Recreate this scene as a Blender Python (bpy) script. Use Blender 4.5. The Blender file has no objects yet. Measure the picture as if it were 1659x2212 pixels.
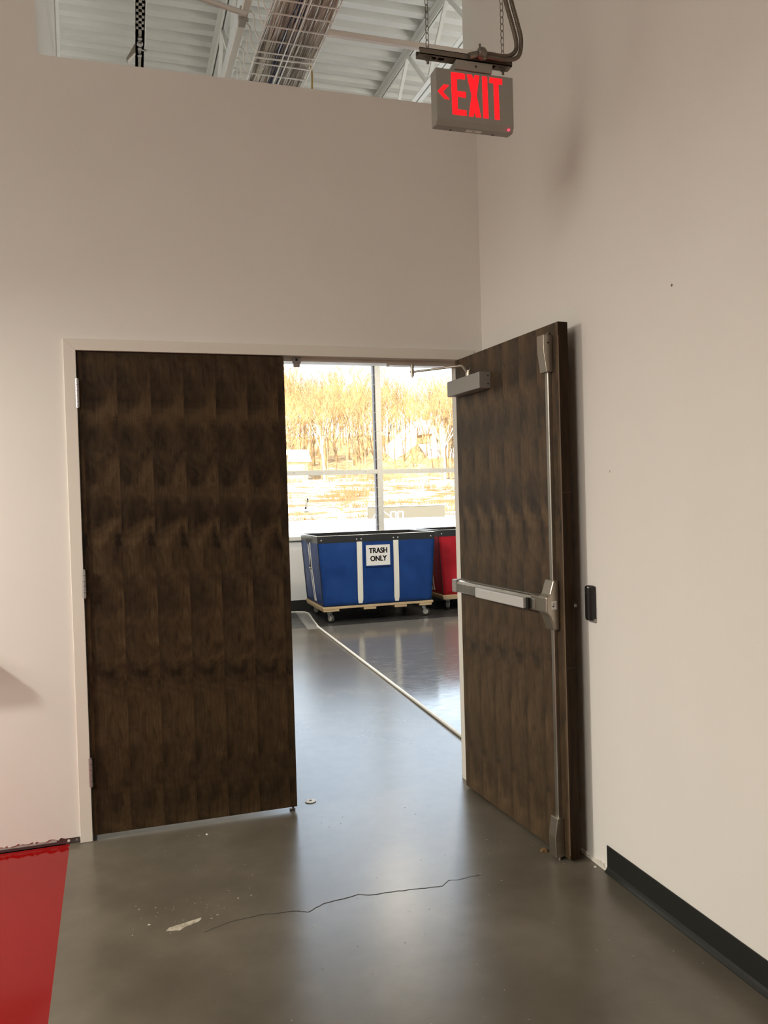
import bpy, bmesh, math, random
from mathutils import Vector, Matrix, noise
PI = math.pi
random.seed(7)
SC = bpy.context.scene
COL = SC.collection

# ------------------------------------------------------------------ camera
CAM = Vector((0.2201, -3.7549, 1.4843))
YAW, PITCH, ROLL, FPX = 0.30226, 0.019173, 0.028411, 1732.0
_f = Vector((math.sin(YAW)*math.cos(PITCH), math.cos(YAW)*math.cos(PITCH), -math.sin(PITCH)))
_r = Vector((math.cos(YAW), -math.sin(YAW), 0)); _d = _f.cross(_r)
_r2 = math.cos(ROLL)*_r + math.sin(ROLL)*_d
_d2 = -math.sin(ROLL)*_r + math.cos(ROLL)*_d
cd = bpy.data.cameras.new('camera'); cam = bpy.data.objects.new('camera', cd); COL.objects.link(cam)
cam.matrix_world = Matrix(((_r2.x, -_d2.x, -_f.x, CAM.x), (_r2.y, -_d2.y, -_f.y, CAM.y), (_r2.z, -_d2.z, -_f.z, CAM.z), (0, 0, 0, 1)))
cd.sensor_fit = 'HORIZONTAL'; cd.sensor_width = 36; cd.lens = FPX/1659*36; cd.clip_start = .02; cd.clip_end = 2000
SC.camera = cam

# ------------------------------------------------------------------ world, sun, lamps, added fill, exposure
W = bpy.data.worlds.new('sky'); SC.world = W; W.use_nodes = True
nt = W.node_tree; bg = nt.nodes['Background']
sky = nt.nodes.new('ShaderNodeTexSky'); sky.sky_type = 'NISHITA'; sky.sun_disc = False
sky.sun_elevation = math.radians(32); sky.sun_rotation = math.radians(215); sky.air_density = 1.0; sky.dust_density = 3.0
hz = nt.nodes.new('ShaderNodeHueSaturation'); hz.inputs['Saturation'].default_value = .55      # hazy winter sky
nt.links.new(sky.outputs[0], hz.inputs['Color']); nt.links.new(hz.outputs[0], bg.inputs[0]); bg.inputs[1].default_value = 1.25
sd = bpy.data.lights.new('sun', 'SUN'); sd.energy = 30.0; sd.angle = math.radians(.6); sd.color = (1.0, .87, .66)
sun = bpy.data.objects.new('sun', sd); COL.objects.link(sun)
sun.rotation_euler = Vector((.45, .75, -.52)).to_track_quat('-Z', 'Y').to_euler()

def area(name, loc, target, size, power, col, sy=None, spread=PI):
    l = bpy.data.lights.new(name, 'AREA'); l.energy = power; l.color = col; l.size = size
    l.spread = spread
    if sy: l.shape = 'RECTANGLE'; l.size_y = sy
    o = bpy.data.objects.new(name, l); COL.objects.link(o); o.location = loc
    o.rotation_euler = (Vector(target)-Vector(loc)).to_track_quat('-Z', 'Y').to_euler()
    return o
WARM = (1.0, .94, .83)
area('wall_side_lamp', (-2.1, -.62, 2.36), (1.3, -.8, -.7), .1, 21, WARM, spread=math.radians(98))
area('room_lamp_fill', (-3.4, -1.0, 2.8), (-3.2, -1.0, 0), 1.0, 84, WARM)
area('room_lamp_fill', (-3.3, -3.6, 3.5), (1.7, -.5, .9), 1.9, 45, WARM)
area('room_lamp_fill', (-4.6, -5.5, 5.4), (.6, -.2, 2.6), 1.8, 23, WARM)  # fill light added to lift the upper part of the walls
area('room_lamp_fill', (-2.9, -4.3, 2.8), (-2.6, -4.2, 0), 1.0, 84, WARM)
COOL = (1.0, .96, .88)
area('ceiling_fill', (6.0, 3.4, 4.7), (5.6, 3.6, 6.2), 1.6, 56, COOL)  # unseen upward fill, added to brighten the roof deck
area('ceiling_fill', (-3.0, 3.4, 4.7), (-2.6, 3.6, 6.2), 1.6, 80, COOL)
area('far_room_fill', (5.2, 1.6, 4.6), (3.4, 5.6, .4), .9, 78, COOL)  # unseen fill pair, added to brighten the carts, far wall and floor
area('far_room_fill', (.6, 2.4, 3.3), (2.2, 5.2, .2), .9, 115, COOL)

SC.view_settings.view_transform = 'Standard'
try: SC.view_settings.look = 'None'
except Exception: pass
SC.view_settings.exposure = 0.07; SC.view_settings.gamma = 1.0; SC.view_settings.use_curve_mapping = False
SC.cycles.max_bounces = 10; SC.cycles.diffuse_bounces = 6; SC.cycles.glossy_bounces = 4
SC.cycles.transparent_max_bounces = 12; SC.cycles.sample_clamp_indirect = 6.0
SC.cycles.caustics_reflective = False; SC.cycles.caustics_refractive = False
SC.cycles.use_denoising = True

# ------------------------------------------------------------------ materials
MATS = {}
def mat(name, col, rough=.5, metal=0, spec=.5, coat=0, coat_rough=.05, emit=None, estr=0):
    m = bpy.data.materials.new(name); m.use_nodes = True
    b = m.node_tree.nodes['Principled BSDF']
    b.inputs['Base Color'].default_value = (*col, 1); b.inputs['Roughness'].default_value = rough
    b.inputs['Metallic'].default_value = metal; b.inputs['Specular IOR Level'].default_value = spec
    b.inputs['Coat Weight'].default_value = coat; b.inputs['Coat Roughness'].default_value = coat_rough
    if emit: b.inputs['Emission Color'].default_value = (*emit, 1); b.inputs['Emission Strength'].default_value = estr
    MATS[name] = m; return m
def N(m, t, **kw):
    n = m.node_tree.nodes.new(t)
    for k, v in kw.items(): setattr(n, k, v)
    return n
def L(m, a, b): m.node_tree.links.new(a, b)
def BS(m): return m.node_tree.nodes['Principled BSDF']
def ramp(m, fac, stops):
    r = N(m, 'ShaderNodeValToRGB'); e = r.color_ramp.elements
    while len(e) < len(stops): e.new(.5)
    for i, (p, c) in enumerate(stops): e[i].position = p; e[i].color = (*c, 1)
    L(m, fac, r.inputs[0]); return r.outputs[0]
def objco(m, scale=(1, 1, 1), loc=(0, 0, 0)):
    t = N(m, 'ShaderNodeTexCoord'); mp = N(m, 'ShaderNodeMapping')
    mp.inputs['Scale'].default_value = scale; mp.inputs['Location'].default_value = loc
    L(m, t.outputs['Object'], mp.inputs['Vector']); return mp.outputs[0]
def noi(m, vec, scale, detail=4, rough=.55, dist=0):
    n = N(m, 'ShaderNodeTexNoise'); n.inputs['Scale'].default_value = scale; n.inputs['Detail'].default_value = detail
    n.inputs['Roughness'].default_value = rough; n.inputs['Distortion'].default_value = dist
    if vec is not None: L(m, vec, n.inputs['Vector'])
    return n.outputs['Fac']
def noisy(m, stops, scale=5, detail=5, rough=.55, dist=0, sc=(1, 1, 1), bump=0, bscale=None, rr=None):
    v = objco(m, sc); f = noi(m, v, scale, detail, rough, dist)
    L(m, ramp(m, f, stops), BS(m).inputs['Base Color'])
    if rr: 
        mr = N(m, 'ShaderNodeMapRange'); mr.inputs['To Min'].default_value = rr[0]; mr.inputs['To Max'].default_value = rr[1]
        mr.inputs['From Min'].default_value = .2; mr.inputs['From Max'].default_value = .8
        L(m, noi(m, v, scale*2.3, 3), mr.inputs['Value']); L(m, mr.outputs[0], BS(m).inputs['Roughness'])
    if bump:
        b = N(m, 'ShaderNodeBump'); b.inputs['Strength'].default_value = bump; b.inputs['Distance'].default_value = .003
        L(m, noi(m, v, bscale or scale*8, 5), b.inputs['Height']); L(m, b.outputs[0], BS(m).inputs['Normal'])
    return m

noisy(mat('paint', (.8, .77, .72), .55, spec=.3), [(.3, (.785, .755, .71)), (.7, (.805, .775, .73))], scale=2.5, bump=.06, bscale=220)
mat('paint_far', (.78, .77, .74), .6, spec=.3)
mat('frame_paint', (.76, .72, .65), .32, spec=.45)
noisy(mat('concrete', (.12, .1, .075), .262), [(.25, (.078, .066, .048)), (.5, (.108, .093, .07)), (.75, (.144, .125, .097))], scale=2.6, detail=6, rough=.55)
noisy(mat('concrete_polished', (.1, .1, .1), .12), [(.3, (.12, .117, .112)), (.6, (.165, .16, .152)), (.78, (.26, .25, .24))], scale=5, detail=10, rough=.7, dist=.6, sc=(1, 2.4, 1), rr=(.07, .2))
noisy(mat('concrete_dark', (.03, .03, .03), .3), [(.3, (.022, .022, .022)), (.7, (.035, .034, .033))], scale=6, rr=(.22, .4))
mat('red_epoxy', (.21, .002, .002), .08, spec=.22)
mat('rubber_black', (.013, .014, .012), .45)
mat('crack', (.02, .017, .012), .8)
noisy(mat('scuff', (.36, .33, .26), .6), [(.35, (.22, .19, .14)), (.6, (.42, .38, .3))], scale=60)
mat('plaster', (.7, .66, .6), .9)
mat('gap_dark', (.035, .02, .024), .5)
mat('steel_track', (.2, .17, .17), .35, metal=.8)
mat('satin_steel', (.45, .405, .34), .36, metal=1)
noisy(mat('brushed_steel', (.6, .57, .52), .3, metal=1), [(.3, (.42, .39, .345)), (.7, (.52, .49, .44))], scale=24, sc=(1, 1, .2), rr=(.28, .36))
mat('pad_grey', (.68, .67, .65), .36, metal=.4)
mat('closer_grey', (.34, .325, .3), .45, metal=.3)
mat('hinge_steel', (.52, .51, .52), .35, metal=.9)
mat('black_plastic', (.008, .008, .008), .28)
mat('dark_hole', (.01, .008, .007), .8)
mat('galvanised', (.46, .44, .39), .5, metal=.35)
mat('strut_brown', (.2, .17, .135), .45, metal=.6)
mat('chain_steel', (.22, .2, .17), .4, metal=.8)
mat('conduit', (.16, .13, .1), .45, metal=.6)
mat('deck_white', (.66, .655, .62), .55, spec=.3)
mat('joist_white', (.68, .68, .645), .5, spec=.35)
mat('wire_white', (.9, .88, .83), .35)
mat('sign_beige', (.3, .29, .255), .5)
mat('sign_red', (.5, .004, .004), .4, emit=(1.0, .006, .012), estr=1.25)
mat('led_red', (.5, .01, .02), .4, emit=(1.0, .06, .12), estr=1.6)
mat('white_label', (.72, .7, .66), .5)
mat('ink', (.02, .018, .016), .6)
mat('alu_white', (.62, .61, .56), .4)
mat('gasket_dark', (.05, .04, .055), .5)
noisy(mat('vinyl_blue', (.02, .06, .2), .5, spec=.22), [(.3, (.005, .032, .15)), (.7, (.01, .05, .2))], scale=4, rr=(.38, .5))
noisy(mat('vinyl_red', (.3, .012, .02), .5, spec=.22), [(.3, (.3, .006, .014)), (.7, (.4, .012, .022))], scale=4, rr=(.38, .5))
mat('vinyl_black', (.014, .014, .014), .3)
mat('webbing', (.72, .69, .6), .6)
mat('rim_steel', (.55, .54, .52), .3, metal=.6)
mat('rivet', (.75, .74, .71), .3, metal=.5)
noisy(mat('pine', (.5, .36, .2), .55), [(.3, (.42, .29, .15)), (.7, (.56, .42, .25))], scale=6, sc=(1, 12, 12))
mat('caster_steel', (.36, .355, .345), .35, metal=.8)
mat('tyre', (.05, .046, .04), .5)
mat('hub', (.45, .42, .34), .45)
mat('cord_white', (.78, .76, .7), .45)
mat('tape_grey', (.23, .225, .21), .3)
mat('cord_yellow', (.45, .3, .07), .5)
mat('snow', (.86, .87, .9), .7)
noisy(mat('cable_beige', (.5, .45, .4), .6), [(.38, (.3, .26, .22)), (.6, (.85, .8, .73))], scale=60, sc=(1, .02, 1), detail=2)
mat('cable_blue', (.02, .03, .12), .5)
mat('leaf_brown', (.16, .09, .03), .8)
noisy(mat('bark', (.2, .14, .08), .8), [(.36, (.055, .032, .013)), (.62, (.27, .17, .08))], scale=.35)
mat('bark_pale', (.42, .36, .27), .8)
noisy(mat('twig', (.21, .125, .045), .8), [(.38, (.085, .046, .016)), (.62, (.3, .185, .07))], scale=.3)
mat('brush', (.13, .07, .022), .8)
noisy(mat('shed_wall', (.3, .22, .12), .8), [(.3, (.22, .15, .07)), (.7, (.34, .26, .14))], scale=4)
mat('grey_wall', (.048, .044, .036), .9, spec=.05)

# stained birch veneer: leaves of one log repeat side by side (slip match)
def wood(name, axis_x, leaf, tint=1.0, off=0.0, spec=.25):
    m = mat(name, (.05, .03, .015), .5, spec=spec)
    t = N(m, 'ShaderNodeTexCoord'); s = N(m, 'ShaderNodeSeparateXYZ'); L(m, t.outputs['Object'], s.inputs[0])
    def mth(op, a, b=None):
        n = N(m, 'ShaderNodeMath', operation=op)
        for i, x in enumerate((a, b)):
            if x is None: continue
            if isinstance(x, (int, float)): n.inputs[i].default_value = x
            else: L(m, x, n.inputs[i])
        return n.outputs[0]
    u = mth('DIVIDE', mth('ADD', s.outputs[axis_x], 5.0+off), leaf)
    fr = mth('FRACT', u); idn = mth('FLOOR', u)
    c = N(m, 'ShaderNodeCombineXYZ')
    L(m, mth('MULTIPLY', fr, leaf), c.inputs[0]); L(m, mth('ADD', s.outputs[2], mth('MULTIPLY', idn, .006)), c.inputs[2])
    L(m, mth('MULTIPLY', idn, .006), c.inputs[1])
    def mp(sc):
        q = N(m, 'ShaderNodeMapping'); q.inputs['Scale'].default_value = sc; L(m, c.outputs[0], q.inputs['Vector']); return q.outputs[0]
    big = noi(m, mp((8, 6, 6.5)), 1.0, 6, .62, .7)
    fig = noi(m, mp((26, 8, 6)), 1.0, 6, .65, 2.2)
    zone = noi(m, mp((0, 0, 2.3)), 1.0, 2, .5)
    grain = noi(m, mp((260, 40, 8)), 1.0, 3, .6, .3)
    k = tint
    def mix(bt, f, a, b):
        q = N(m, 'ShaderNodeMix', data_type='RGBA', blend_type=bt)
        if isinstance(f, (int, float)): q.inputs[0].default_value = f
        else: L(m, f, q.inputs[0])
        L(m, a, q.inputs[6]); L(m, b, q.inputs[7]); return q.outputs[2]
    strong = ramp(m, big, [(.37, (.010*k, .0052*k, .0022*k)), (.45, (.034*k, .0195*k, .0082*k)), (.60, (.068*k, .042*k, .0195*k))])
    calm = ramp(m, big, [(.33, (.022*k, .0125*k, .0052*k)), (.65, (.056*k, .034*k, .0155*k))])
    zr = ramp(m, zone, [(.47, (0, 0, 0)), (.60, (1, 1, 1))])
    base = mix('MIX', zr, calm, strong)
    base = mix('MULTIPLY', .8, base, ramp(m, fig, [(.33, (.42, .39, .35)), (.46, (1, 1, 1)), (.68, (1.3, 1.3, 1.28))]))
    base = mix('MULTIPLY', .6, base, ramp(m, grain, [(.3, (.55, .55, .55)), (.65, (1.2, 1.2, 1.2))]))
    out = mix('MULTIPLY', 1.0, base, ramp(m, fr, [(0, (.7, .69, .67)), (.16, (.93, .93, .93)), (.93, (1.14, 1.12, 1.09)), (1, (1.1, 1.09, 1.07))]))
    L(m, out, BS(m).inputs['Base Color'])
    mr = N(m, 'ShaderNodeMapRange'); mr.inputs['To Min'].default_value = .42; mr.inputs['To Max'].default_value = .58; L(m, big, mr.inputs['Value']); L(m, mr.outputs[0], BS(m).inputs['Roughness'])
    return m
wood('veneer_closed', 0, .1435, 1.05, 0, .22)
wood('veneer_open_lit', 0, .1435, 1.42, .07, .5)  # same wood tinted lighter, standing in for light on the open leaf
noisy(mat('door_edge', (.03, .017, .008), .5, spec=.12), [(.3, (.012, .006, .0025)), (.7, (.034, .018, .007))], scale=5, sc=(14, 14, 1), detail=7)
mat('edge_line', (.16, .11, .07), .4)

# ground outside: snow with patches of leaf litter showing through
def hillmat():
    m = mat('hillside', (.8, .8, .8), .85)
    v = objco(m, (1, 1, 1)); 
    a = noi(m, objco(m, (.16, .42, .42)), 1.0, 7, .65, .6); b = noi(m, v, 2.2, 4)
    s = N(m, 'ShaderNodeMath', operation='ADD'); L(m, a, s.inputs[0])
    q = N(m, 'ShaderNodeMath', operation='MULTIPLY'); q.inputs[1].default_value = .22; L(m, b, q.inputs[0]); L(m, q.outputs[0], s.inputs[1])
    c = ramp(m, s.outputs[0], [(.54, (.09, .045, .014)), (.60, (.15, .085, .03)), (.625, (.8, .79, .77)), (.8, (.86, .87, .9))])
    L(m, c, BS(m).inputs['Base Color'])
hillmat()
noisy(mat('forest_floor', (.2, .12, .05), .9), [(.35, (.15, .085, .03)), (.55, (.26, .17, .07)), (.62, (.34, .25, .12)), (.66, (.8, .78, .75))], scale=.5, sc=(1, .5, .5), detail=8, rough=.7)
def glassmat():
    m = bpy.data.materials.new('window_glass'); m.use_nodes = True; n = m.node_tree; n.nodes.clear()
    o = n.nodes.new('ShaderNodeOutputMaterial'); mx = n.nodes.new('ShaderNodeMixShader'); t = n.nodes.new('ShaderNodeBsdfTransparent'); g = n.nodes.new('ShaderNodeBsdfGlossy')
    t.inputs[0].default_value = (.93, .95, .94, 1); g.inputs['Roughness'].default_value = .01
    f = n.nodes.new('ShaderNodeFresnel'); f.inputs[0].default_value = 1.45
    n.links.new(f.outputs[0], mx.inputs[0]); n.links.new(t.outputs[0], mx.inputs[1]); n.links.new(g.outputs[0], mx.inputs[2]); n.links.new(mx.outputs[0], o.inputs[0])
    MATS['window_glass'] = m
glassmat()

# ------------------------------------------------------------------ mesh helpers
def BM(): return bmesh.new()
def box(bm, x0, x1, y0, y1, z0, z1, bev=0, seg=2, mi=0):
    r = bmesh.ops.create_cube(bm, size=1.0)
    vs = r['verts']
    for v in vs: v.co = Vector(((x0+x1)/2+v.co.x*(x1-x0), (y0+y1)/2+v.co.y*(y1-y0), (z0+z1)/2+v.co.z*(z1-z0)))
    fs = list({f for v in vs for f in v.link_faces})
    for f in fs: f.material_index = mi
    if bev:
        es = list({e for v in vs for e in v.link_edges})
        bmesh.ops.bevel(bm, geom=es, offset=bev, segments=seg, affect='EDGES', profile=.5)
def prism(bm, pts, axis, a0, a1, mi=0, bev=0):
    """extrude a 2D outline along axis ('x','y','z') between a0 and a1"""
    def P(p, a):
        return {'x': (a, p[0], p[1]), 'y': (p[0], a, p[1]), 'z': (p[0], p[1], a)}[axis]
    A = [bm.verts.new(P(p, a0)) for p in pts]; B = [bm.verts.new(P(p, a1)) for p in pts]
    fs = [bm.faces.new(A), bm.faces.new(B)]
    n = len(pts)
    for i in range(n): fs.append(bm.faces.new((A[i], A[(i+1) % n], B[(i+1) % n], B[i])))
    for f in fs: f.material_index = mi
    bmesh.ops.recalc_face_normals(bm, faces=fs)
    if bev:
        bmesh.ops.bevel(bm, geom=list({e for f in fs for e in f.edges}), offset=bev, segments=2, affect='EDGES', profile=.5)
def tube(bm, pts, r, n=8, cap=True, mi=0, closed=False):
    pts = [Vector(p) for p in pts]; m = len(pts)
    rad = r if isinstance(r, (list, tuple)) else [r]*m
    rings = []; up = None
    for i, p in enumerate(pts):
        if closed: t = (pts[(i+1) % m]-pts[i-1])
        else: t = pts[min(i+1, m-1)]-pts[max(i-1, 0)]
        t = t.normalized() if t.length > 1e-9 else Vector((0, 0, 1))
        if up is None: up = Vector((0, 0, 1)) if abs(t.z) < .9 else Vector((1, 0, 0))
        a = t.cross(up)
        if a.length < 1e-4: a = t.cross(Vector((.3, 1, .2)))
        a.normalize(); b = a.cross(t).normalized(); up = b
        rings.append([bm.verts.new(p+rad[i]*(math.cos(2*PI*k/n)*a+math.sin(2*PI*k/n)*b)) for k in range(n)])
    fs = []
    for i in range(m if closed else m-1):
        A, B = rings[i], rings[(i+1) % m]
        for k in range(n): fs.append(bm.faces.new((A[k], A[(k+1) % n], B[(k+1) % n], B[k])))
    if cap and not closed:
        fs.append(bm.faces.new(rings[0][::-1])); fs.append(bm.faces.new(rings[-1]))
        for f in fs[-2:]:
            for e in f.edges: e.smooth = False
    for f in fs: f.material_index = mi; f.smooth = True
    return fs
def cyl(bm, a, b, r, n=16, mi=0): 
    fs = tube(bm, [a, b], r, n, True, mi)
    for f in fs[-2:]: f.smooth = False
def cone(bm, prof, origin, axis, n=20, mi=0):
    """lathe: prof = [(distance along axis, radius)]"""
    o = Vector(origin); ax = Vector(axis).normalized()
    tube(bm, [o+ax*d for d, _ in prof], [max(r, 1e-4) for _, r in prof], n, True, mi)
def obj(name, bm, material, parent=None, label=None, cat=None, group=None, kind=None, local=False, smooth=False):
    me = bpy.data.meshes.new(name)
    bm.normal_update()
    if parent is not None and not local: bm.transform(wm(parent).inverted())
    bm.to_mesh(me); bm.free()
    for k in (material if isinstance(material, (list, tuple)) else [material]): me.materials.append(MATS[k])
    if smooth:
        for p in me.polygons: p.use_smooth = True
    o = bpy.data.objects.new(name, me); COL.objects.link(o)
    if parent is not None: o.parent = parent
    return tag(o, label, cat, group, kind)
def wm(o):
    m = Matrix.LocRotScale(o.location, o.rotation_euler, o.scale)
    return wm(o.parent) @ m if o.parent else m
def tag(o, label=None, cat=None, group=None, kind=None):
    if label: o['label'] = label
    if cat: o['category'] = cat
    if group: o['group'] = group
    if kind: o['kind'] = kind
    return o
def empty(name, loc, label, cat, group=None, kind=None, rz=0):
    o = bpy.data.objects.new(name, None); COL.objects.link(o); o.location = loc; o.rotation_euler = (0, 0, rz)
    o.empty_display_size = .1
    return tag(o, label, cat, group, kind)
def copy_tree(o, parent=None):
    c = o.copy(); COL.objects.link(c)
    if parent is not None: c.parent = parent
    for ch in list(o.children): copy_tree(ch, c)
    return c
def sbox(name, m, b, parent=None, bev=0, **k):
    bm = BM(); box(bm, *b, bev=bev); return obj(name, bm, m, parent, **k)
def quad(bm, pts, mi=0):
    f = bm.faces.new([bm.verts.new(p) for p in pts]); f.material_index = mi; return f
def slab(bm, pts, z0, z1): prism(bm, pts, 'z', z0, z1)

DW, DH = 1.835, 2.1612      # door opening
XR = 1.9385                 # right wall
WT, WH = .14, 3.4287        # partition thickness and height
PX = -.1126                 # edge of the full-height wall on the left
RZ = 6.2                    # roof deck
YF = 6.75                   # window wall of the far room

# ------------------------------------------------------------------ floor
def cordx(y): return 2.0645+.0253*y
S = dict(kind='structure')
redx = lambda y: -.0961-.0257*y
bm = BM(); slab(bm, [(-6, 0), (-2.3, 0), (-2.3, -8.2), (-6, -8.2)], -.1, 0); slab(bm, [(redx(.0), .0), (XR, .0), (XR, -8.2), (redx(-8.2), -8.2)], -.1, 0)
slab(bm, [(PX, 0.0), (PX, YB := 5.3), (cordx(5.3), 5.3), (cordx(.14), .14), (cordx(0), 0)], -.1, 0)
slab(bm, [(-6, 1.75), (-6, 5.3), (PX, 5.3), (PX, 1.75)], -.1, 0)
floor = obj('floor', bm, 'concrete', label='brown-grey sealed concrete floor running from the front through the doorway', cat='floor', **S)
bm = BM(); slab(bm, [(-2.3, 0), (redx(0), 0), (redx(-8.2), -8.2), (-2.3, -8.2)], -.1, 0)
obj('floor', bm, 'red_epoxy', label='glossy red floor coating in the bottom left corner', cat='floor', **S)
bm = BM(); slab(bm, [(cordx(0), 0.0), (cordx(.14), .14), (cordx(5.3), 5.3), (12, 5.3), (12, 0.0)], -.1, 0)
obj('floor', bm, 'concrete_polished', label='dark polished scratched concrete floor right of the white cord', cat='floor', **S)
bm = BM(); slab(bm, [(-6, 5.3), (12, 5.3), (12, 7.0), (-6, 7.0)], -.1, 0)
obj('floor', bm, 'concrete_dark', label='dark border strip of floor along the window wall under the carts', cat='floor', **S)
# crack, white scuff, specks
cr = [(.402, -.944), (.502, -.904), (.601, -.897), (.731, -.916), (.77, -.937), (.838, -.899), (.976, -.878), (1.014, -.9), (1.086, -.904), (1.193, -.914), (1.289, -.932), (1.327, -.899), (1.386, -.905), (1.489, -.892)]
P2 = []
for (a, b) in zip(cr, cr[1:]):
    for k in range(6):
        t = k/6; P2.append((a[0]+(b[0]-a[0])*t, a[1]+(b[1]-a[1])*t+random.uniform(-.0035, .0035)))
bm = BM(); n = len(P2)
wv = [.0007+.0012*math.sin(PI*i/n)+random.uniform(0, .0005) for i in range(n)]
up = [bm.verts.new((x, y+w, .0008)) for (x, y), w in zip(P2, wv)]; dn = [bm.verts.new((x, y-w, .0008)) for (x, y), w in zip(P2, wv)]
for i in range(n-1): bm.faces.new((dn[i], dn[i+1], up[i+1], up[i]))
obj('crack', bm, 'crack', floor, label='thin dark crack across the concrete')
bm = BM(); sm = [(.278, -.892), (.29, -.872), (.33, -.862), (.37, -.85), (.403, -.841), (.4, -.858), (.385, -.872), (.345, -.886), (.327, -.904), (.3, -.898)]
prism(bm, sm, 'z', .0002, .0012); obj('scuff_mark', bm, 'scuff', floor, label='pale scuff mark on the concrete')
bm = BM(); rs = random.Random(3)
for i in range(150):
    x, y = rs.uniform(.1, 1.9), rs.uniform(-1.9, .1)
    if i < 40: x, y = rs.gauss(.36, .12), rs.gauss(-.78, .07)
    r = rs.uniform(.0008, .0022) if i > 6 else rs.uniform(.003, .005)
    if x < 0 or x > 1.9: continue
    pts = [(x+r*rs.uniform(.5, 1.5)*math.cos(a), y+r*rs.uniform(.5, 1.2)*math.sin(a)) for a in (0.3, 1.7, 3.1, 4.4, 5.4)]
    prism(bm, pts, 'z', .0002, .0012)
obj('paint_specks', bm, 'scuff', floor, kind='stuff')

# ------------------------------------------------------------------ walls
bm = BM()
box(bm, -6, PX, .012, 1.1, .0, RZ+.05)                  # body set back of the skin
wall_left = obj('wall_left', bm, 'paint', label='full-height pale wall at far left rising past the top of the partition', cat='wall', **S)
# board face of pier with torn bottom edge
def ragged(x0, x1, step, seed):
    r = random.Random(seed); pts = []; x = x0
    while x < x1: pts.append((x, .026+r.uniform(-.004, .007))); x += step*r.uniform(.5, 1.6)
    pts.append((x1, .027)); return pts
bm = BM(); rg = ragged(-.62, PX, .012, 4)
prism(bm, [(-6, .026)]+rg+[(PX, RZ+.05), (-6, RZ+.05)], 'y', 0, .0125); obj('wall_board', bm, 'paint', wall_left)
bm = BM(); box(bm, -6, PX-.02, 1.1, 1.78, 0, RZ+.05); box(bm, -6, PX+.006, 1.1, 1.12, 0, RZ+.05); obj('column_casing', bm, 'paint_far', wall_left)
bm = BM(); box(bm, -6, -.145, .006, .03, .002, .012); obj('floor_track', bm, 'steel_track', wall_left)
bm = BM()
box(bm, PX, -.051, .0, WT, .0265, WH); box(bm, PX, -.051, .012, WT, 0, .03)
box(bm, DW+.051, XR, 0, WT, 0, WH); box(bm, -.051, DW+.051, 0, WT, DH+.051, WH)
wall_back = obj('wall_back', bm, 'paint', label='pale partition wall with the double doorway, open above its top', cat='wall', **S)
bm = BM(); box(bm, -.149, -.052, .004, .0115, .002, .026, bev=.001); obj('metal_plate', bm, 'steel_track', wall_back)
bm = BM()
for x, r, mtl in ((-.1, .0058, 'white_label'), (-.067, .004, 'hinge_steel')):
    bm = BM(); cyl(bm, (x, .0045, .014), (x, .002, .014), r, 14); obj('screw', bm, mtl, wall_back)
bm = BM()
box(bm, XR, XR+.14, -8.2, WT, 0.0, RZ+.05)
wall_right = obj('wall_right', bm, 'paint', label='tall pale wall on the right with the card reader', cat='wall', **S)
bm = BM(); r = random.Random(9); pts = [(-1.046, .0)]
y = -1.046
while y < -.86: pts.append((y, .011+r.uniform(-.006, .014)*(1 if y < -.95 else .4))); y += .008
pts.append((-.86, 0)); prism(bm, pts, 'x', XR-.009, XR+.001); obj('plaster_edge', bm, 'plaster', wall_right)
bm = BM()
for (y, z, sx, sz) in ((-1.505, 2.155, .006, .0012), (-1.505, 2.155, .0012, .005), (-1.12, 1.555, .001, .004)): box(bm, XR-.0006, XR+.001, y-sx, y+sx, z-sz, z+sz)
obj('wall_nick', bm, 'ink', wall_right)
bm = BM(); prism(bm, [(-8.2, 0), (-1.0457, 0), (-1.0457, .1023), (-8.2, .1023)], 'x', XR-.004, XR+.001)
prism(bm, [(XR-.017, 0), (XR-.017, .003), (XR-.008, .01), (XR-.003, .022), (XR, .022), (XR, 0)], 'y', -8.2, -1.0457)
obj('baseboard_right', bm, 'rubber_black', label='black rubber cove base along the right wall', cat='baseboard', **S)
for nm, b in (('wall_front', (-6, XR+.14, -8.35, -8.2, 0, RZ)), ('wall_left', (-6.15, -6, -8.35, 7, 0, RZ))):
    sbox(nm, 'paint', b, label='plain pale wall %s' % ('behind the camera' if nm == 'wall_front' else 'closing the left side of the building'), cat='wall', **S)
sbox('wall_right', 'paint_far', (12, 12.15, 0, 7, 0, RZ), label='plain pale end wall of the window room', cat='wall', **S)
sbox('wall_back', 'paint_far', (XR+.14, 12.1, 0, .14, 0, RZ), label='plain wall continuing right of the doorway in the window room', cat='wall', **S)

# ------------------------------------------------------------------ door frame
trim = empty('trim_1', (DW/2, 0, 0), 'white painted metal frame around the double doorway', 'door frame', **S)
F = .051
bm = BM(); prism(bm, [(-F, 0.001), (0, .001), (0, DH), (-F, DH+F)], 'y', -.012, .166, bev=.0015); 
obj('jamb', bm, 'frame_paint', trim)
bm = BM(); prism(bm, [(DW+F, 0.001), (DW, .001), (DW, DH), (DW+F, DH+F)], 'y', -.012, .166, bev=.0015); obj('jamb', bm, 'frame_paint', trim)
bm = BM(); prism(bm, [(-F, DH+F), (0, DH), (DW, DH), (DW+F, DH+F)], 'y', -.012, .166, bev=.0015); obj('head', bm, 'frame_paint', trim)
bm = BM(); box(bm, 0, .016, .052, .12, 0.001, DH); box(bm, DW-.016, DW, .052, .12, .001, DH); box(bm, 0, DW, .052, .12, DH-.016, DH); obj('door_stop', bm, 'frame_paint', trim)
bm = BM(); box(bm, .968, 1.006, .034, .05, DH-.028, DH, bev=.002); box(bm, .972, 1.002, .036, .05, DH-.045, DH-.02, bev=.002); obj('strike', bm, 'closer_grey', trim)
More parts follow.
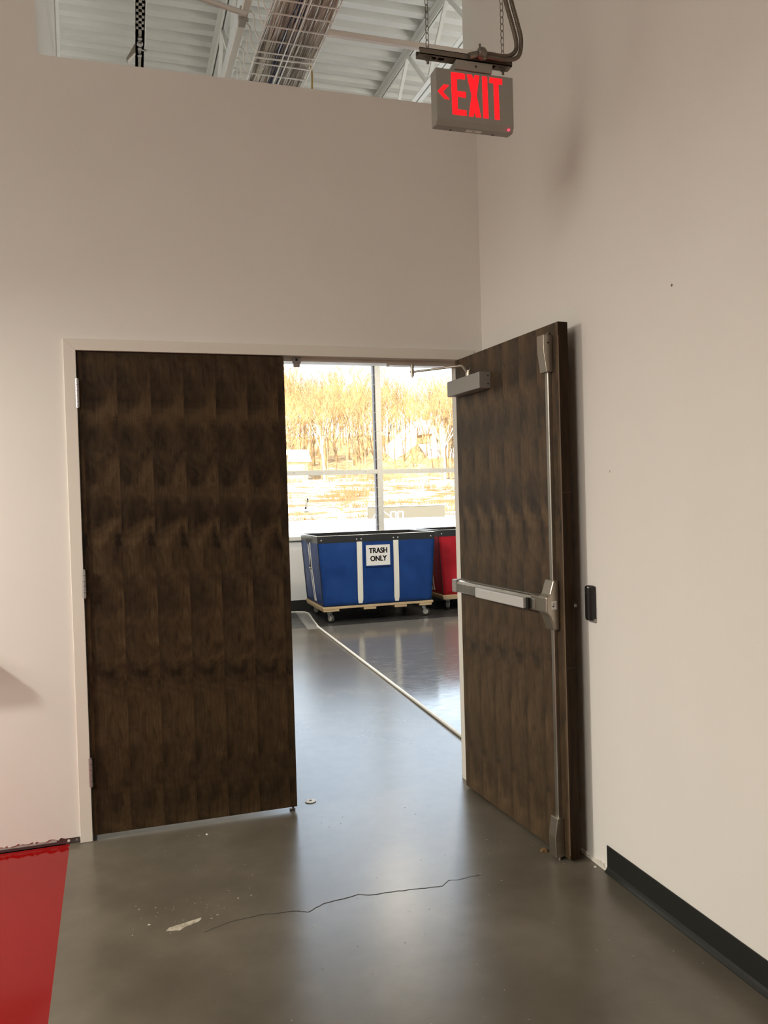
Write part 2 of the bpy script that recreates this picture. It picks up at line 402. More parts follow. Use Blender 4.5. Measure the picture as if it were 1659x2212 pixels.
bm = BM(); cyl(bm, (.985, .034, DH-.012), (.985, .031, DH-.012), .0055, 12); obj('bolt_hole', bm, 'dark_hole', trim)
bm = BM(); box(bm, 1.46, DW-.02, .052, .11, DH-.024, DH-.0165, bev=.001); obj('arm_bracket', bm, 'frame_paint', trim)

# ------------------------------------------------------------------ closed left door
door1 = empty('door_1', (0, 0, 0), 'closed left door leaf of dark stained birch veneer', 'door', **S)
bm = BM(); box(bm, .004, .917, 0.0, .045, .022, DH-.0045, bev=.0008, seg=1); obj('leaf', bm, 'veneer_closed', door1)
for z0, z1 in ((1.913, 2.034), (1.079, 1.2), (.245, .369)):
    bm = BM(); c = (z0+z1)/2
    for k in range(5):
        a = z0+(z1-z0)*k/5; b = z0+(z1-z0)*(k+1)/5; cyl(bm, (.002, -.011, a+.0006), (.002, -.011, b-.0006), .0088, 14)
    for a, b in ((z0-.004, z0), (z1, z1+.004)): cyl(bm, (.002, -.011, a), (.002, -.011, b), .006, 12)
    box(bm, -.0008, .0052, -.011, .03, z0, z1); obj('hinge', bm, 'hinge_steel', door1)
bm = BM(); cyl(bm, (.9, .02, .003), (.9, .02, .03), .006, 12); box(bm, .884, .91, .012, .03, .001, .009, bev=.002); obj('floor_bolt', bm, 'steel_track', door1)

# ------------------------------------------------------------------ open right door (local frame: -x towards leading edge, +y push face)
TH = math.radians(93.4)
door2 = empty('door_2', (DW, -.008, 0), 'open right door leaf of dark veneer with a panic bar', 'door', rz=TH, **S)
D = dict(parent=door2, local=True)
PF = .053
SL = .926
bm = BM(); box(bm, -SL+.0002, -.003, .008, PF, .012, DH-.006, bev=.0008, seg=1); obj('leaf', bm, 'veneer_open_lit', **D)
bm = BM()
for z0, z1 in ((.012, .78), (.782, 1.48), (1.482, DH-.007)): box(bm, -SL-.0012, -SL+.0004, .0085, PF-.0005, z0, z1)
obj('edge_band', bm, 'door_edge', **D)
bm = BM(); box(bm, -SL-.0018, -SL+.002, PF-.0015, PF+.0012, .03, DH-.06); obj('edge_strip', bm, 'edge_line', **D)
# hinges
for z0, z1 in ((1.913, 2.034), (1.079, 1.2), (.245, .369)):
    bm = BM(); cyl(bm, (0, 0, z0), (0, 0, z1), .0088, 12); box(bm, -.004, -.0005, -.002, .04, z0, z1); obj('hinge', bm, 'hinge_steel', **D)
# closer
cl = obj('door_closer', (lambda b: (box(b, -.372, -.03, PF-.0005, PF+.062, 1.968, 2.043, bev=.004), b)[1])(BM()), 'closer_grey', **D, label='grey box closer with its arm near the door top')
bm = BM()
for z in (1.988, 2.026):
    bm = BM(); cyl(bm, (-.3715, PF+.016, z), (-.3732, PF+.016, z), .0032, 10); obj('screw_hole', bm, 'dark_hole', cl, local=True)
inv = wm(door2).inverted()
bm = BM(); ax = Vector((-.215, PF+.033, 0))
cyl(bm, (ax.x, ax.y, 2.042), (ax.x, ax.y, 2.062), .016, 16); cyl(bm, (ax.x, ax.y, 2.062), (ax.x, ax.y, 2.074), .011, 6); cyl(bm, (ax.x-.01, ax.y, 2.07), (ax.x-.018, ax.y, 2.083), .004, 8)
sh = inv @ Vector((1.578, .055, 2.108))
knee = Vector((-.165, PF+.045, 2.103))
tube(bm, [(ax.x, ax.y, 2.066), (-.198, PF+.036, 2.07), (-.176, PF+.043, 2.098), knee], .0062, 8)
tube(bm, [knee, sh+Vector((0, 0, -.002))], [.0062, .0055], 8)
obj('closer_arm', bm, 'satin_steel', cl, local=True)
bm = BM(); cyl(bm, sh+Vector((0, 0, .034)), sh+Vector((0, 0, -.022)), .0085, 14); cyl(bm, sh+Vector((0, 0, .004)), sh+Vector((0, 0, -.006)), .013, 14); cyl(bm, sh+Vector((0, 0, -.022)), sh+Vector((0, 0, -.03)), .005, 10)
obj('arm_joint', bm, 'satin_steel', cl, local=True)
# vertical rods and latch cases
RS = -.862
for z0, z1 in ((1.12, 1.975), (.16, .95)):
    bm = BM(); prism(bm, [(RS-.0115, PF), (RS+.0115, PF), (RS+.0115, PF+.015), (RS+.008, PF+.0175), (RS-.008, PF+.0175), (RS-.0115, PF+.015)], 'z', z0, z1); obj('rod_cover', bm, 'brushed_steel', **D)
def case(zt, zb, flip):
    b = BM(); h = zt-zb
    # side profile: wedge, thick in the middle (y = stand-off, z)
    zk = zt-.42*h if not flip else zb+.52*h
    prof = [(PF, zb), (PF, zt), (PF+.042 if not flip else PF+.03, zt), (PF+.042, zk), (PF+.03 if not flip else PF+.04, zb)]
    prism(b, prof, 'x', RS-.026, RS+.024, bev=.002); return b
tl = obj('top_latch', case(2.11, 1.962, False), 'satin_steel', **D)
bm = BM(); cyl(bm, (RS-.0255, PF+.021, 2.078), (RS-.0268, PF+.021, 2.078), .0035, 10); obj('screw', bm, 'dark_hole', tl, local=True)
bm = BM(); prism(bm, [(PF+.002, 2.108), (PF+.018, 2.108), (PF+.004, 2.124)], 'x', RS-.008, RS+.008); obj('latch_bolt', bm, 'satin_steel', tl, local=True)
bl = obj('bottom_latch', case(.168, .012, True), 'satin_steel', **D)
bm = BM(); cyl(bm, (RS-.0255, PF+.021, .06), (RS-.0268, PF+.021, .06), .003, 10); obj('screw', bm, 'hinge_steel', bl, local=True)
bm = BM(); cyl(bm, (RS-.02, PF+.02, .001), (RS-.02, PF+.02, .022), .006, 12); obj('latch_bolt', bm, 'satin_steel', bl, local=True)
# panic bar
pb = empty('panic_bar', (0, 0, 0), 'stainless push bar across the door', None); pb.parent = door2
ZB0, ZB1 = 1.002, 1.062
bm = BM()
prism(bm, [(PF, ZB0), (PF+.05, ZB0), (PF+.058, ZB0+.006), (PF+.058, ZB1-.016), (PF+.05, ZB1-.004), (PF+.03, ZB1), (PF, ZB1)], 'x', -.80, -.072, bev=.001)
for dz in (.012, .006): box(bm, -.80, -.072, PF+.02+dz, PF+.0225+dz, ZB1-.002, ZB1+.0012)
obj('rail', bm, 'brushed_steel', pb, local=True)
bm = BM(); box(bm, -.07, -.022, PF-.0005, PF+.061, ZB0-.002, ZB1+.002, bev=.006); obj('end_cap', bm, 'closer_grey', pb, local=True)
bm = BM(); box(bm, -.745, -.315, PF+.054, PF+.082, ZB0+.003, ZB1-.012, bev=.004); obj('touch_pad', bm, 'pad_grey', pb, local=True)
bm = BM(); box(bm, -.765, -.745, PF+.05, PF+.068, ZB0+.004, ZB1-.012); obj('pad_gap', bm, 'black_plastic', pb, local=True)
# head case: side outline stepped, swept across the rod; broader base then nose
bm = BM(); H0, H1 = .928, 1.13; zc = (ZB0+ZB1)/2
prof = [(PF, H0), (PF, H1), (PF+.024, H1), (PF+.042, zc+.044), (PF+.06, zc+.031), (PF+.06, zc-.03), (PF+.044, zc-.047), (PF+.024, H0)]
prism(bm, prof, 'x', RS-.03, RS+.036, bev=.005)
prism(bm, [(PF, zc-.031), (PF+.054, zc-.031), (PF+.056, zc+.031), (PF, zc+.031)], 'x', RS+.03, -.765, bev=.003)
obj('center_case', bm, 'satin_steel', pb, local=True)
bm = BM(); box(bm, RS-.0308, RS-.0298, PF+.012, PF+.038, zc-.018, zc+.016); st = obj('sticker', bm, 'white_label', pb, local=True)
bm = BM(); X = RS-.0312
box(bm, X, X+.0006, PF+.015, PF+.0165, zc-.014, zc+.013); box(bm, X, X+.0006, PF+.0255, PF+.0275, zc-.004, zc+.008); box(bm, X, X+.0006, PF+.0255, PF+.033, zc-.008, zc-.003)
obj('pictogram', bm, 'ink', pb, local=True)
# pull handle stub on the back
bm = BM(); cyl(bm, (-.868, .008, 1.02), (-.868, -.038, 1.02), .011, 14); obj('pull_stub', bm, 'hinge_steel', **D)

# ------------------------------------------------------------------ exit sign, its hanger and conduit
YS = -1.2
sg = empty('exit_sign', (1.389, YS+.03, 2.745), 'beige hanging exit sign with glowing red letters and left chevron', 'sign')
bm = BM(); prism(bm, [(YS, 2.762), (YS, 2.9345), (YS+.052, 2.9345), (YS+.052, 2.748), (YS+.012, 2.744)], 'x', 1.2445, 1.5335, bev=.0032); obj('housing', bm, 'sign_beige', sg)
GL = {'letter': [
 [(1.300, 2.924), (1.351, 2.924), (1.351, 2.9055), (1.3205, 2.9035), (1.3205, 2.862), (1.353, 2.862), (1.353, 2.843), (1.3215, 2.843), (1.3215, 2.8), (1.3535, 2.8), (1.3535, 2.7815), (1.302, 2.7815)],
 [(1.358, 2.924), (1.377, 2.924), (1.3825, 2.907), (1.3875, 2.924), (1.405, 2.924), (1.393, 2.855), (1.408, 2.7815), (1.389, 2.7815), (1.3835, 2.801), (1.3795, 2.7815), (1.3625, 2.7815), (1.3745, 2.855)],
 [(1.415, 2.924), (1.434, 2.924), (1.436, 2.7815), (1.417, 2.7815)],
 [(1.4435, 2.924), (1.491, 2.924), (1.491, 2.9045), (1.4765, 2.9045), (1.478, 2.7815), (1.46, 2.7815), (1.458, 2.9055), (1.4425, 2.9055)]],
 'chevron': [[(1.272, 2.878), (1.292, 2.878), (1.268, 2.8535), (1.292, 2.83), (1.275, 2.83), (1.2495, 2.8535)]]}
for nm, L_ in GL.items():
    for pts in L_:
        bm = BM(); prism(bm, pts, 'y', YS-.0015, YS+.002); obj(nm, bm, 'sign_red', sg)
bm = BM(); prism(bm, [(YS-.004, 2.936), (YS+.055, 2.936), (YS+.062, 2.964), (YS-.012, 2.964)], 'x', 1.316, 1.452, bev=.002); cp = obj('canopy', bm, 'sign_beige', sg)
bm = BM(); cyl(bm, (1.389, YS-.0085, 2.949), (1.389, YS-.0105, 2.949), .003, 10); obj('screw', bm, 'dark_hole', cp)
bm = BM(); cyl(bm, (1.512, YS+.003, 2.752), (1.512, YS-.003, 2.75), .0042, 12); obj('status_light', bm, 'led_red', sg)
bm = BM(); box(bm, 1.362, 1.418, YS+.018, YS+.032, 2.7425, 2.7455); pl = obj('label_plate', bm, 'white_label', sg)
bm = BM(); box(bm, 1.384, 1.386, YS+.02, YS+.028, 2.742, 2.7426); box(bm, 1.392, 1.394, YS+.02, YS+.028, 2.742, 2.7426); obj('print', bm, 'ink', pl)
bm = BM()
for x in (1.31, 1.47):
    bm = BM(); box(bm, x-.004, x+.004, YS+.038, YS+.044, 2.7462, 2.748); obj('vent_slot', bm, 'dark_hole', sg)

hg = empty('strut_hanger', (1.355, YS+.02, 2.965), 'slotted steel strut on two chains above the exit sign', 'hanger')
ZS0, ZS1, SY0, SY1 = 2.966, 2.987, YS-.012, YS+.026
slots = [1.238, 1.268, 1.330, 1.392, 1.458]
bm = BM()
xs = [1.184]
for s in slots: xs += [s-.011, s+.011]
xs.append(1.526)
for i in range(0, len(xs), 2): box(bm, xs[i], xs[i+1], SY0, SY1, ZS0, ZS0+.0025)
for s in slots:
    box(bm, s-.0111, s+.0111, SY0, SY0+.011, ZS0, ZS0+.0025); box(bm, s-.0111, s+.0111, SY1-.011, SY1, ZS0, ZS0+.0025)
for y0, y1 in ((SY0, SY0+.0025), (SY1-.0025, SY1)): box(bm, 1.184, 1.526, y0, y1, ZS0, ZS1)
for y0, y1 in ((SY0, SY0+.009), (SY1-.009, SY1)): box(bm, 1.184, 1.526, y0, y1, ZS1-.0025, ZS1)
obj('strut', bm, 'strut_brown', hg)
sbox('strut_shade', 'dark_hole', (1.186, 1.524, SY0+.004, SY1-.004, ZS0+.008, ZS0+.01), hg)  # near-black plate standing in for the shade behind the slots
for xc in (1.2205, 1.5005):
    bm = BM(); z = ZS1-.02; k = 0
    while z < 4.35:
        h, w = .0145, .0052; yc = YS+.009; ring = []
        for q in range(14):
            a = 2*PI*q/14; u, v = w*math.cos(a), h*math.sin(a)
            ca = .6 if k % 2 else -.6
            ring.append((xc+u*math.cos(ca+(PI/2 if k % 2 else 0)), yc+u*math.sin(ca+(PI/2 if k % 2 else 0)), z+v))
        tube(bm, ring, .0014, 5, closed=True); z += .0235; k += 1
    obj('chain', bm, 'chain_steel', hg)
bm = BM()
for xc in (1.2205, 1.5005):
    bm = BM(); cyl(bm, (xc, YS+.009, ZS0-.003), (xc, YS+.009, ZS0), .014, 18); cyl(bm, (xc, YS+.009, ZS0-.02), (xc, YS+.009, ZS0+.01), .0045, 10); cyl(bm, (xc, YS+.009, ZS0-.0095), (xc, YS+.009, ZS0-.003), .008, 6)
    obj('bolt', bm, 'chain_steel', hg)

cdn = empty('flexible_conduit', (1.41, YS-.02, 2.985), 'ribbed brown metal conduit pair looping up right of the sign hanger', 'conduit')
def smooth(pts, n=8):
    P = [Vector(p) for p in pts]; out = []
    for i in range(len(P)-1):
        p0, p1, p2, p3 = P[max(i-1, 0)], P[i], P[i+1], P[min(i+2, len(P)-1)]
        for k in range(n):
            t = k/n; out.append(.5*((2*p1)+(-p0+p2)*t+(2*p0-5*p1+4*p2-p3)*t*t+(-p0+3*p1-3*p2+p3)*t**3))
    out.append(P[-1]); return out
def ribbed(pts, r, pitch):
    P = smooth(pts, 12); out = []; rad = []; acc = 0; prev = P[0]; dense = []
    for a, b in zip(P, P[1:]):
        n = max(1, int((b-a).length/(pitch/3)))
        for k in range(n): dense.append(a.lerp(b, k/n))
    dense.append(P[-1])
    return dense, [r*(1.0 if i % 3 else .84) for i in range(len(dense))]
for dy, pts in ((0, [(1.418, YS-.022, 2.99), (1.44, YS-.024, 2.99), (1.48, YS-.026, 2.988), (1.512, YS-.024, 2.995), (1.537, YS-.02, 3.02), (1.54, YS-.016, 3.06), (1.528, YS-.01, 3.12), (1.512, YS, 3.2), (1.5, YS+.01, 3.32), (1.49, YS+.02, 3.6), (1.48, YS+.03, 4.3)]),
                 (1, [(1.418, YS-.025, 2.978), (1.44, YS-.028, 2.977), (1.49, YS-.03, 2.975), (1.53, YS-.03, 2.985), (1.55, YS-.026, 3.01), (1.557, YS-.022, 3.06), (1.548, YS-.014, 3.12), (1.532, YS-.004, 3.2), (1.518, YS+.01, 3.32), (1.506, YS+.02, 3.6), (1.495, YS+.03, 4.3)])):
    bm = BM(); a, b = ribbed(pts, .0078, .0062); tube(bm, a, b, 9); obj('conduit_run', bm, 'conduit', cdn)
bm = BM(); cone(bm, [(0, .017), (.006, .021), (.02, .021), (.026, .016), (.03, .013)], (1.392, YS-.022, 2.988), (1, -.05, -.05), 18)
cyl(bm, (1.398, YS-.026, 3.006), (1.398, YS-.026, 3.018), .004, 8); cyl(bm, (1.408, YS-.036, 2.966), (1.411, YS-.04, 2.962), .0045, 8); cyl(bm, (1.36, YS-.02, 2.975), (1.392, YS-.022, 2.985), .011, 12)
obj('connector', bm, 'chain_steel', cdn)

# ------------------------------------------------------------------ card reader
rd = empty('card_reader', (XR, -.985, .966), 'small black card reader on the right wall beside the open door', 'card reader')
bm = BM(); prism(bm, [(XR-.001, -1.008), (XR-.001, -.966), (XR-.024, -.966), (XR-.033, -.975), (XR-.033, -.994), (XR-.022, -1.007)], 'z', .974, 1.112, bev=.0085); obj('body', bm, 'black_plastic', rd)
bm = BM(); box(bm, XR-.012, XR+.0005, -1.007, -.968, .966, .982, bev=.002); obj('back_plate', bm, 'closer_grey', rd)
bm = BM(); cyl(bm, (XR-.033, -.982, 1.084), (XR-.035, -.982, 1.084), .0014, 8); obj('indicator', bm, 'closer_grey', rd)

# ------------------------------------------------------------------ ceiling deck and joists
bm = BM(); pitch = .2035; y = -8.35; prof = []
y0 = 3.88-60*pitch
while y0 < 7.1:
    for dy, z in ((0, RZ), (.088, RZ), (.106, RZ+.075), (.185, RZ+.075)): prof.append((y0+dy, z))
    y0 += pitch
A = [bm.verts.new((-6.15, y, z)) for y, z in prof]; B = [bm.verts.new((12.15, y, z)) for y, z in prof]
for i in range(len(prof)-1): bm.faces.new((A[i], A[i+1], B[i+1], B[i]))
ceil = obj('ceiling', bm, 'deck_white', label='white corrugated metal roof deck above the partition', cat='ceiling', **S)
sbox('roof_board', 'deck_white', (-6.2, 12.2, -8.4, 7.1, RZ+.08, RZ+.16), ceil)
def joist(x, dx, label, grp=None):
    o = empty('roof_joist', (x, 3.4, 5.58), label, 'joist', group=grp)
    zb, zt = 5.58, RZ-.005
    X = lambda y: x+dx*(y-3.4)
    def bar(bm, x0, x1, z0, z1, ya=-8.1, yb=6.6):
        vs = [bm.verts.new((X(y)+xx, y, z)) for y in (ya, yb) for xx, z in ((x0, z0), (x1, z0), (x1, z1), (x0, z1))]
        for f in ((0, 1, 2, 3), (7, 6, 5, 4), (0, 4, 5, 1), (1, 5, 6, 2), (2, 6, 7, 3), (3, 7, 4, 0)): bm.faces.new([vs[i] for i in f])
    bm = BM(); 
    for s in (-1, 1):
        a, b = sorted((s*.008, s*.056)); bar(bm, a, b, zb, zb+.007); a, b = sorted((s*.008, s*.015)); bar(bm, a, b, zb+.007, zb+.055)
    obj('bottom_chord', bm, 'joist_white', o)
    bm = BM()
    for s in (-1, 1):
        a, b = sorted((s*.008, s*.062)); bar(bm, a, b, zt-.007, zt); a, b = sorted((s*.008, s*.015)); bar(bm, a, b, zt-.06, zt)
    obj('top_chord', bm, 'joist_white', o)
    y = -7.6; k = 0
    while y < 6.4:
        bm = BM(); ya, yb = y, y+.52; za, zb_ = (zb+.03, zt-.03) if k % 2 == 0 else (zt-.03, zb+.03)
        p, q = Vector((X(ya), ya, za)), Vector((X(yb), yb, zb_)); t = (q-p).normalized(); nrm = Vector((0, -t.z, t.y))
        vs = [bm.verts.new(P+Vector((sx*.018, 0, 0))+nrm*sn*.014) for P in (p, q) for sx, sn in ((-1, -1), (1, -1), (1, 1), (-1, 1))]
        for f in ((0, 1, 2, 3), (7, 6, 5, 4), (0, 4, 5, 1), (1, 5, 6, 2), (2, 6, 7, 3), (3, 7, 4, 0)): bm.faces.new([vs[i] for i in f])
        if ya > 1: obj('web_member', bm, 'joist_white', o)
        else: bm.free()
        y += .52; k += 1
    return o
joist(1.222, -.013, 'white open-web roof joist left of the cable tray')
joist(3.19, -.03, 'white open-web roof joist behind the exit sign chains')
joist(5.15, -.03, 'white roof joist partly hidden at the right, beyond the one behind the sign')
joist(-.74, -.013, 'white roof joist hidden behind the full-height left wall')
joist(7.1, -.03, 'white roof joist out of sight further right of the window room')

# ------------------------------------------------------------------ cable tray
tr = empty('cable_tray', (1.02, .2, 3.7), 'white wire basket tray crossing over the partition full of cables', 'cable tray')
TX = lambda x, y: x-.026*(y-.2)
def wire(bm, pts, r=.0026, n=6): tube(bm, [(TX(p[0], p[1]), p[1], p[2]) for p in pts], r, n)
TZ = 3.702; XL, XRt = .872, 1.172; ZT = 3.83
TY0, TY1 = -1.6, 5.2
bm = BM()
for x, z in ((XL, TZ), (XRt, TZ), (1.009, TZ-.004), (1.036, TZ-.004), (XRt+.014, TZ+.03), (XRt+.03, ZT)): wire(bm, [(x, TY0, z), (x, TY1, z)], .004)
obj('long_wire', bm, 'wire_white', tr)
y = -.62; i = 0
while y < 5:
    bm = BM()
    wire(bm, [(XL-.062, y, ZT), (XL-.038, y, ZT), (XL-.026, y, ZT-.012), (XL-.024, y, TZ+.05), (XL-.012, y, TZ+.012), (XL, y, TZ), (XRt, y, TZ), (XRt+.014, y, TZ+.03), (XRt+.03, y, ZT)], .0037)
    obj('rung', bm, 'wire_white', tr); y += .1055 if i != 6 else .12; i += 1
bm = BM(); wire(bm, [(XL, .285, TZ-.004), (XRt, .275, TZ-.004)], .0045); obj('splice_bar', bm, 'wire_white', tr)
bm = BM()
x0, x1 = XL-.083, XL-.05
vs = [bm.verts.new((TX(x, y), y, z)) for y in (TY0, TY1) for x, z in ((x0, ZT-.012), (x1, ZT-.012), (x1, ZT+.012), (x0, ZT+.012))]
for f in ((0, 1, 2, 3), (7, 6, 5, 4), (0, 4, 5, 1), (1, 5, 6, 2), (2, 6, 7, 3), (3, 7, 4, 0)): bm.faces.new([vs[k] for k in f])
obj('side_rail', bm, 'wire_white', tr)
bm = BM(); box(bm, .785, .82, .145, .235, ZT-.025, ZT+.03, bev=.004); box(bm, .779, .825, .15, .165, ZT-.035, ZT-.022); obj('clamp', bm, 'galvanised', tr)
# cables lying in it
rc = random.Random(21)
def cable_run(bm, x, z, r, ph):
    pts = []; y = TY0+.02
    while y < TY1: 
        xx = x+.011*math.sin(y*2.1+ph)+.007*math.sin(y*5.3+ph*2.3); pts.append((TX(min(max(xx, XL+.006), XRt-.006), y), y, z+.003*math.sin(y*3.7+ph))); y += .075
    tube(bm, pts, r, 5, cap=False)
bm = BM()
for k in range(112):
    x = XL+.008+(XRt-XL-.016)*((k*.618034) % 1.0); cable_run(bm, x, TZ+.009+.0065*(k // 46)+rc.uniform(0, .002), rc.uniform(.0024, .0033), rc.uniform(0, 6.28))
obj('network_cable', bm, 'cable_beige', label='mass of beige and pale grey cables lying in the wire basket tray', cat='cable', kind='stuff')
bmk = BM()
for k in range(6): cable_run(bmk, 1.0+rc.gauss(.006, .022), TZ+.0085, .0034, rc.uniform(0, 6.28))
obj('network_cable', bmk, 'cable_blue', label='strand of dark blue cables in the middle of the wire basket tray', cat='cable', kind='stuff')
bm = BM(); tube(bm, smooth([(1.15, .58, 3.8), (1.185, .59, 3.858), (1.212, .6, 3.872), (1.229, .6, 3.858), (1.235, .6, 3.81), (1.232, .6, 3.7), (1.228, .6, 3.45)]), .0052, 8)
obj('yellow_cord', bm, 'cord_yellow', label='yellow cord hooked over the right edge of the cable tray', cat='cord')
bm = BM(); box(bm, 1.176, XR-.001, -.02, .012, 3.688, 3.714, bev=.003); o = obj('support_bar', bm, 'wire_white', label='white support bar from the cable tray to the right wall', cat='bar')
bm = BM(); tube(bm, [(.79, -.02, 3.722), (.2, -.04, 3.83), (-.11, -.05, 3.885)], .0145, 4); o = obj('support_bar', bm, 'joist_white', label='white sloping brace left of the cable tray', cat='bar')
# slotted strut on the left
ls = empty('slotted_strut', (.33, .9, 4.0), 'perforated galvanised strut with bolts, hanging left of the cable tray', 'strut')
bm = BM(); sx0, sx1 = .312, .358; ys = [-.9]
y = -.88
cuts = []
while y < .74: cuts.append(y); y += .0525
lx = lambda y: .014*(.9-y)*.5
for a, b in zip([-.9]+[c+.026 for c in cuts], cuts+[1.7]): box(bm, sx0, sx1, a, b, 4.0, 4.003)
box(bm, sx0, sx0+.015, -.9, 1.7, 4.0, 4.003); box(bm, sx1-.015, sx1, -.9, 1.7, 4.0, 4.003)
box(bm, sx0, sx0+.003, -.9, 1.7, 4.0, 4.041); box(bm, sx1-.003, sx1, -.9, 1.7, 4.0, 4.041)
obj('channel', bm, 'galvanised', ls)
sbox('channel_shade', 'dark_hole', (sx0+.004, sx1-.004, -.9, 1.7, 4.02, 4.022), ls)  # dark sheet painting in the shade seen through the perforations
bm = BM()
for a, b, r_, n_ in (((.335, .8, 3.992), (.335, .8, 4.0), .012, 14), ((.335, .9, 3.992), (.335, .9, 4.0), .012, 14), ((.335, .97, 3.992), (.335, .97, 4.0), .012, 14), ((.335, .845, 3.985), (.335, .845, 4.0), .016, 16), ((.345, .9, 3.99), (.372, .9, 3.99), .006, 8)):
    bm = BM(); cyl(bm, a, b, r_, n_); obj('bolt', bm, 'hinge_steel', ls)
bm = BM(); prism(bm, [(.312, 3.99), (.312, 4.04), (.262, 3.95), (.27, 3.94)], 'y', .93, .97); obj('bracket', bm, 'galvanised', ls)
bm = BM(); cyl(bm, (sx1+.004, -.9, 4.004), (sx1+.004, .88, 4.004), .0035, 6); obj('tie_wire', bm, 'wire_white', ls)

# ------------------------------------------------------------------ window wall
SILL = .985
bm = BM(); box(bm, -6.15, 12.15, YF, YF+.2, 0, SILL-.05); box(bm, -6.15, 12.15, YF, YF+.2, 4.85, RZ+.05); box(bm, -6.15, 1.80, YF, YF+.2, SILL-.05, 4.85)
obj('wall_back', bm, 'paint_far', label='low white wall under the big windows behind the carts', cat='wall', **S)
sbox('baseboard_back', 'rubber_black', (-6, 12, YF-.006, YF+.001, 0, .14), label='black base strip along the window wall behind the blue cart', cat='baseboard', **S)
win = empty('window_1', (3.46, YF, SILL), 'big gridded window with pale aluminium bars facing snowy woods', 'window', **S)
sbox('sill', 'alu_white', (1.8, 12, YF-.05, YF+.2, SILL-.05, SILL), win, bev=.004)
bm = BM(); box(bm, 1.8, 12, YF-.002, YF+.2, 4.78, 4.85); obj('head_rail', bm, 'alu_white', win)
MX = [3.458+1.62*k for k in range(-1, 6)]
for x in MX:
    bm = BM(); box(bm, x-.0385, x+.0385, YF+.0, YF+.09, SILL, 4.78, bev=.002); obj('mullion', bm, 'alu_white', win)
    bm = BM(); box(bm, x-.052, x-.0385, YF+.03, YF+.12, SILL, 4.78); obj('gasket', bm, 'gasket_dark', win)
ZR = [(1.800, 1.861), (3.274, 3.335)]
for z0, z1 in ZR:
    for a, b in zip(MX, MX[1:]):
        bm = BM(); box(bm, a+.0385, b-.0385, YF+.004, YF+.09, z0, z1, bev=.002); obj('rail', bm, 'alu_white', win)
rows = [SILL, 1.83, 3.305, 4.78]
for a, b in zip(MX, MX[1:]):
    for z0, z1 in zip(rows, rows[1:]):
        bm = BM(); box(bm, a, b, YF+.06, YF+.066, z0, z1); obj('pane', bm, 'window_glass', win)
bm = BM()
z = 1.1
while z < 3.2:
    if not (1.76 < z < 1.9): bm = BM(); tube(bm, [(3.458-.054, YF+.02, z), (3.458-.03, YF-.004, z+.004), (3.458-.01, YF-.002, z+.002)], .0022, 5); obj('wire_tie', bm, 'wire_white', win)
    z += .128
for x in (2.28, 2.65, 2.98, 3.27, 3.72, 4.03, 4.36):
    bm = BM(); tube(bm, [(x, YF+.006, 1.795), (x+.003, YF-.002, 1.83), (x, YF+.006, 1.868)], .0022, 5); tube(bm, [(x, YF-.002, 1.845), (x-.03, YF-.004, 1.84)], .002, 5)
    obj('wire_tie', bm, 'wire_white', win)
hs = empty('hanging_sensor', (2.41, YF-.03, 1.31), 'small dark and white sensor hanging on a thin wire in the left window pane', 'sensor')
bm = BM(); cone(bm, [(0, .012), (.1, .0135), (.13, .012)], (2.395, YF-.03, 1.345), (.22, 0, 1), 12); obj('body', bm, 'cord_white', hs)
bm = BM(); cone(bm, [(0, .013), (.045, .013), (.05, .008)], (2.421, YF-.03, 1.44), (.22, 0, 1), 12); obj('cap', bm, 'ink', hs)
bm = BM(); cone(bm, [(0, .0142), (.02, .0142)], (2.397, YF-.03, 1.352), (.22, 0, 1), 12); obj('ring', bm, 'ink', hs)
bm = BM(); box(bm, 2.38, 2.435, YF-.045, YF-.018, 1.305, 1.325, bev=.004); obj('foot', bm, 'alu_white', hs)
bm = BM(); tube(bm, smooth([(2.434, YF-.03, 1.49), (2.435, YF-.03, 1.7), (2.435, YF-.02, 1.8)]), .0012, 5); obj('wire', bm, 'tape_grey', hs); bm = BM(); tube(bm, smooth([(2.43, YF-.03, 1.315), (2.47, YF-.03, 1.27), (2.495, YF-.03, 1.19), (2.507, YF-.03, 1.05), (2.512, YF-.03, SILL+.001)]), .0014, 5); obj('wire', bm, 'tape_grey', hs)
pn = []

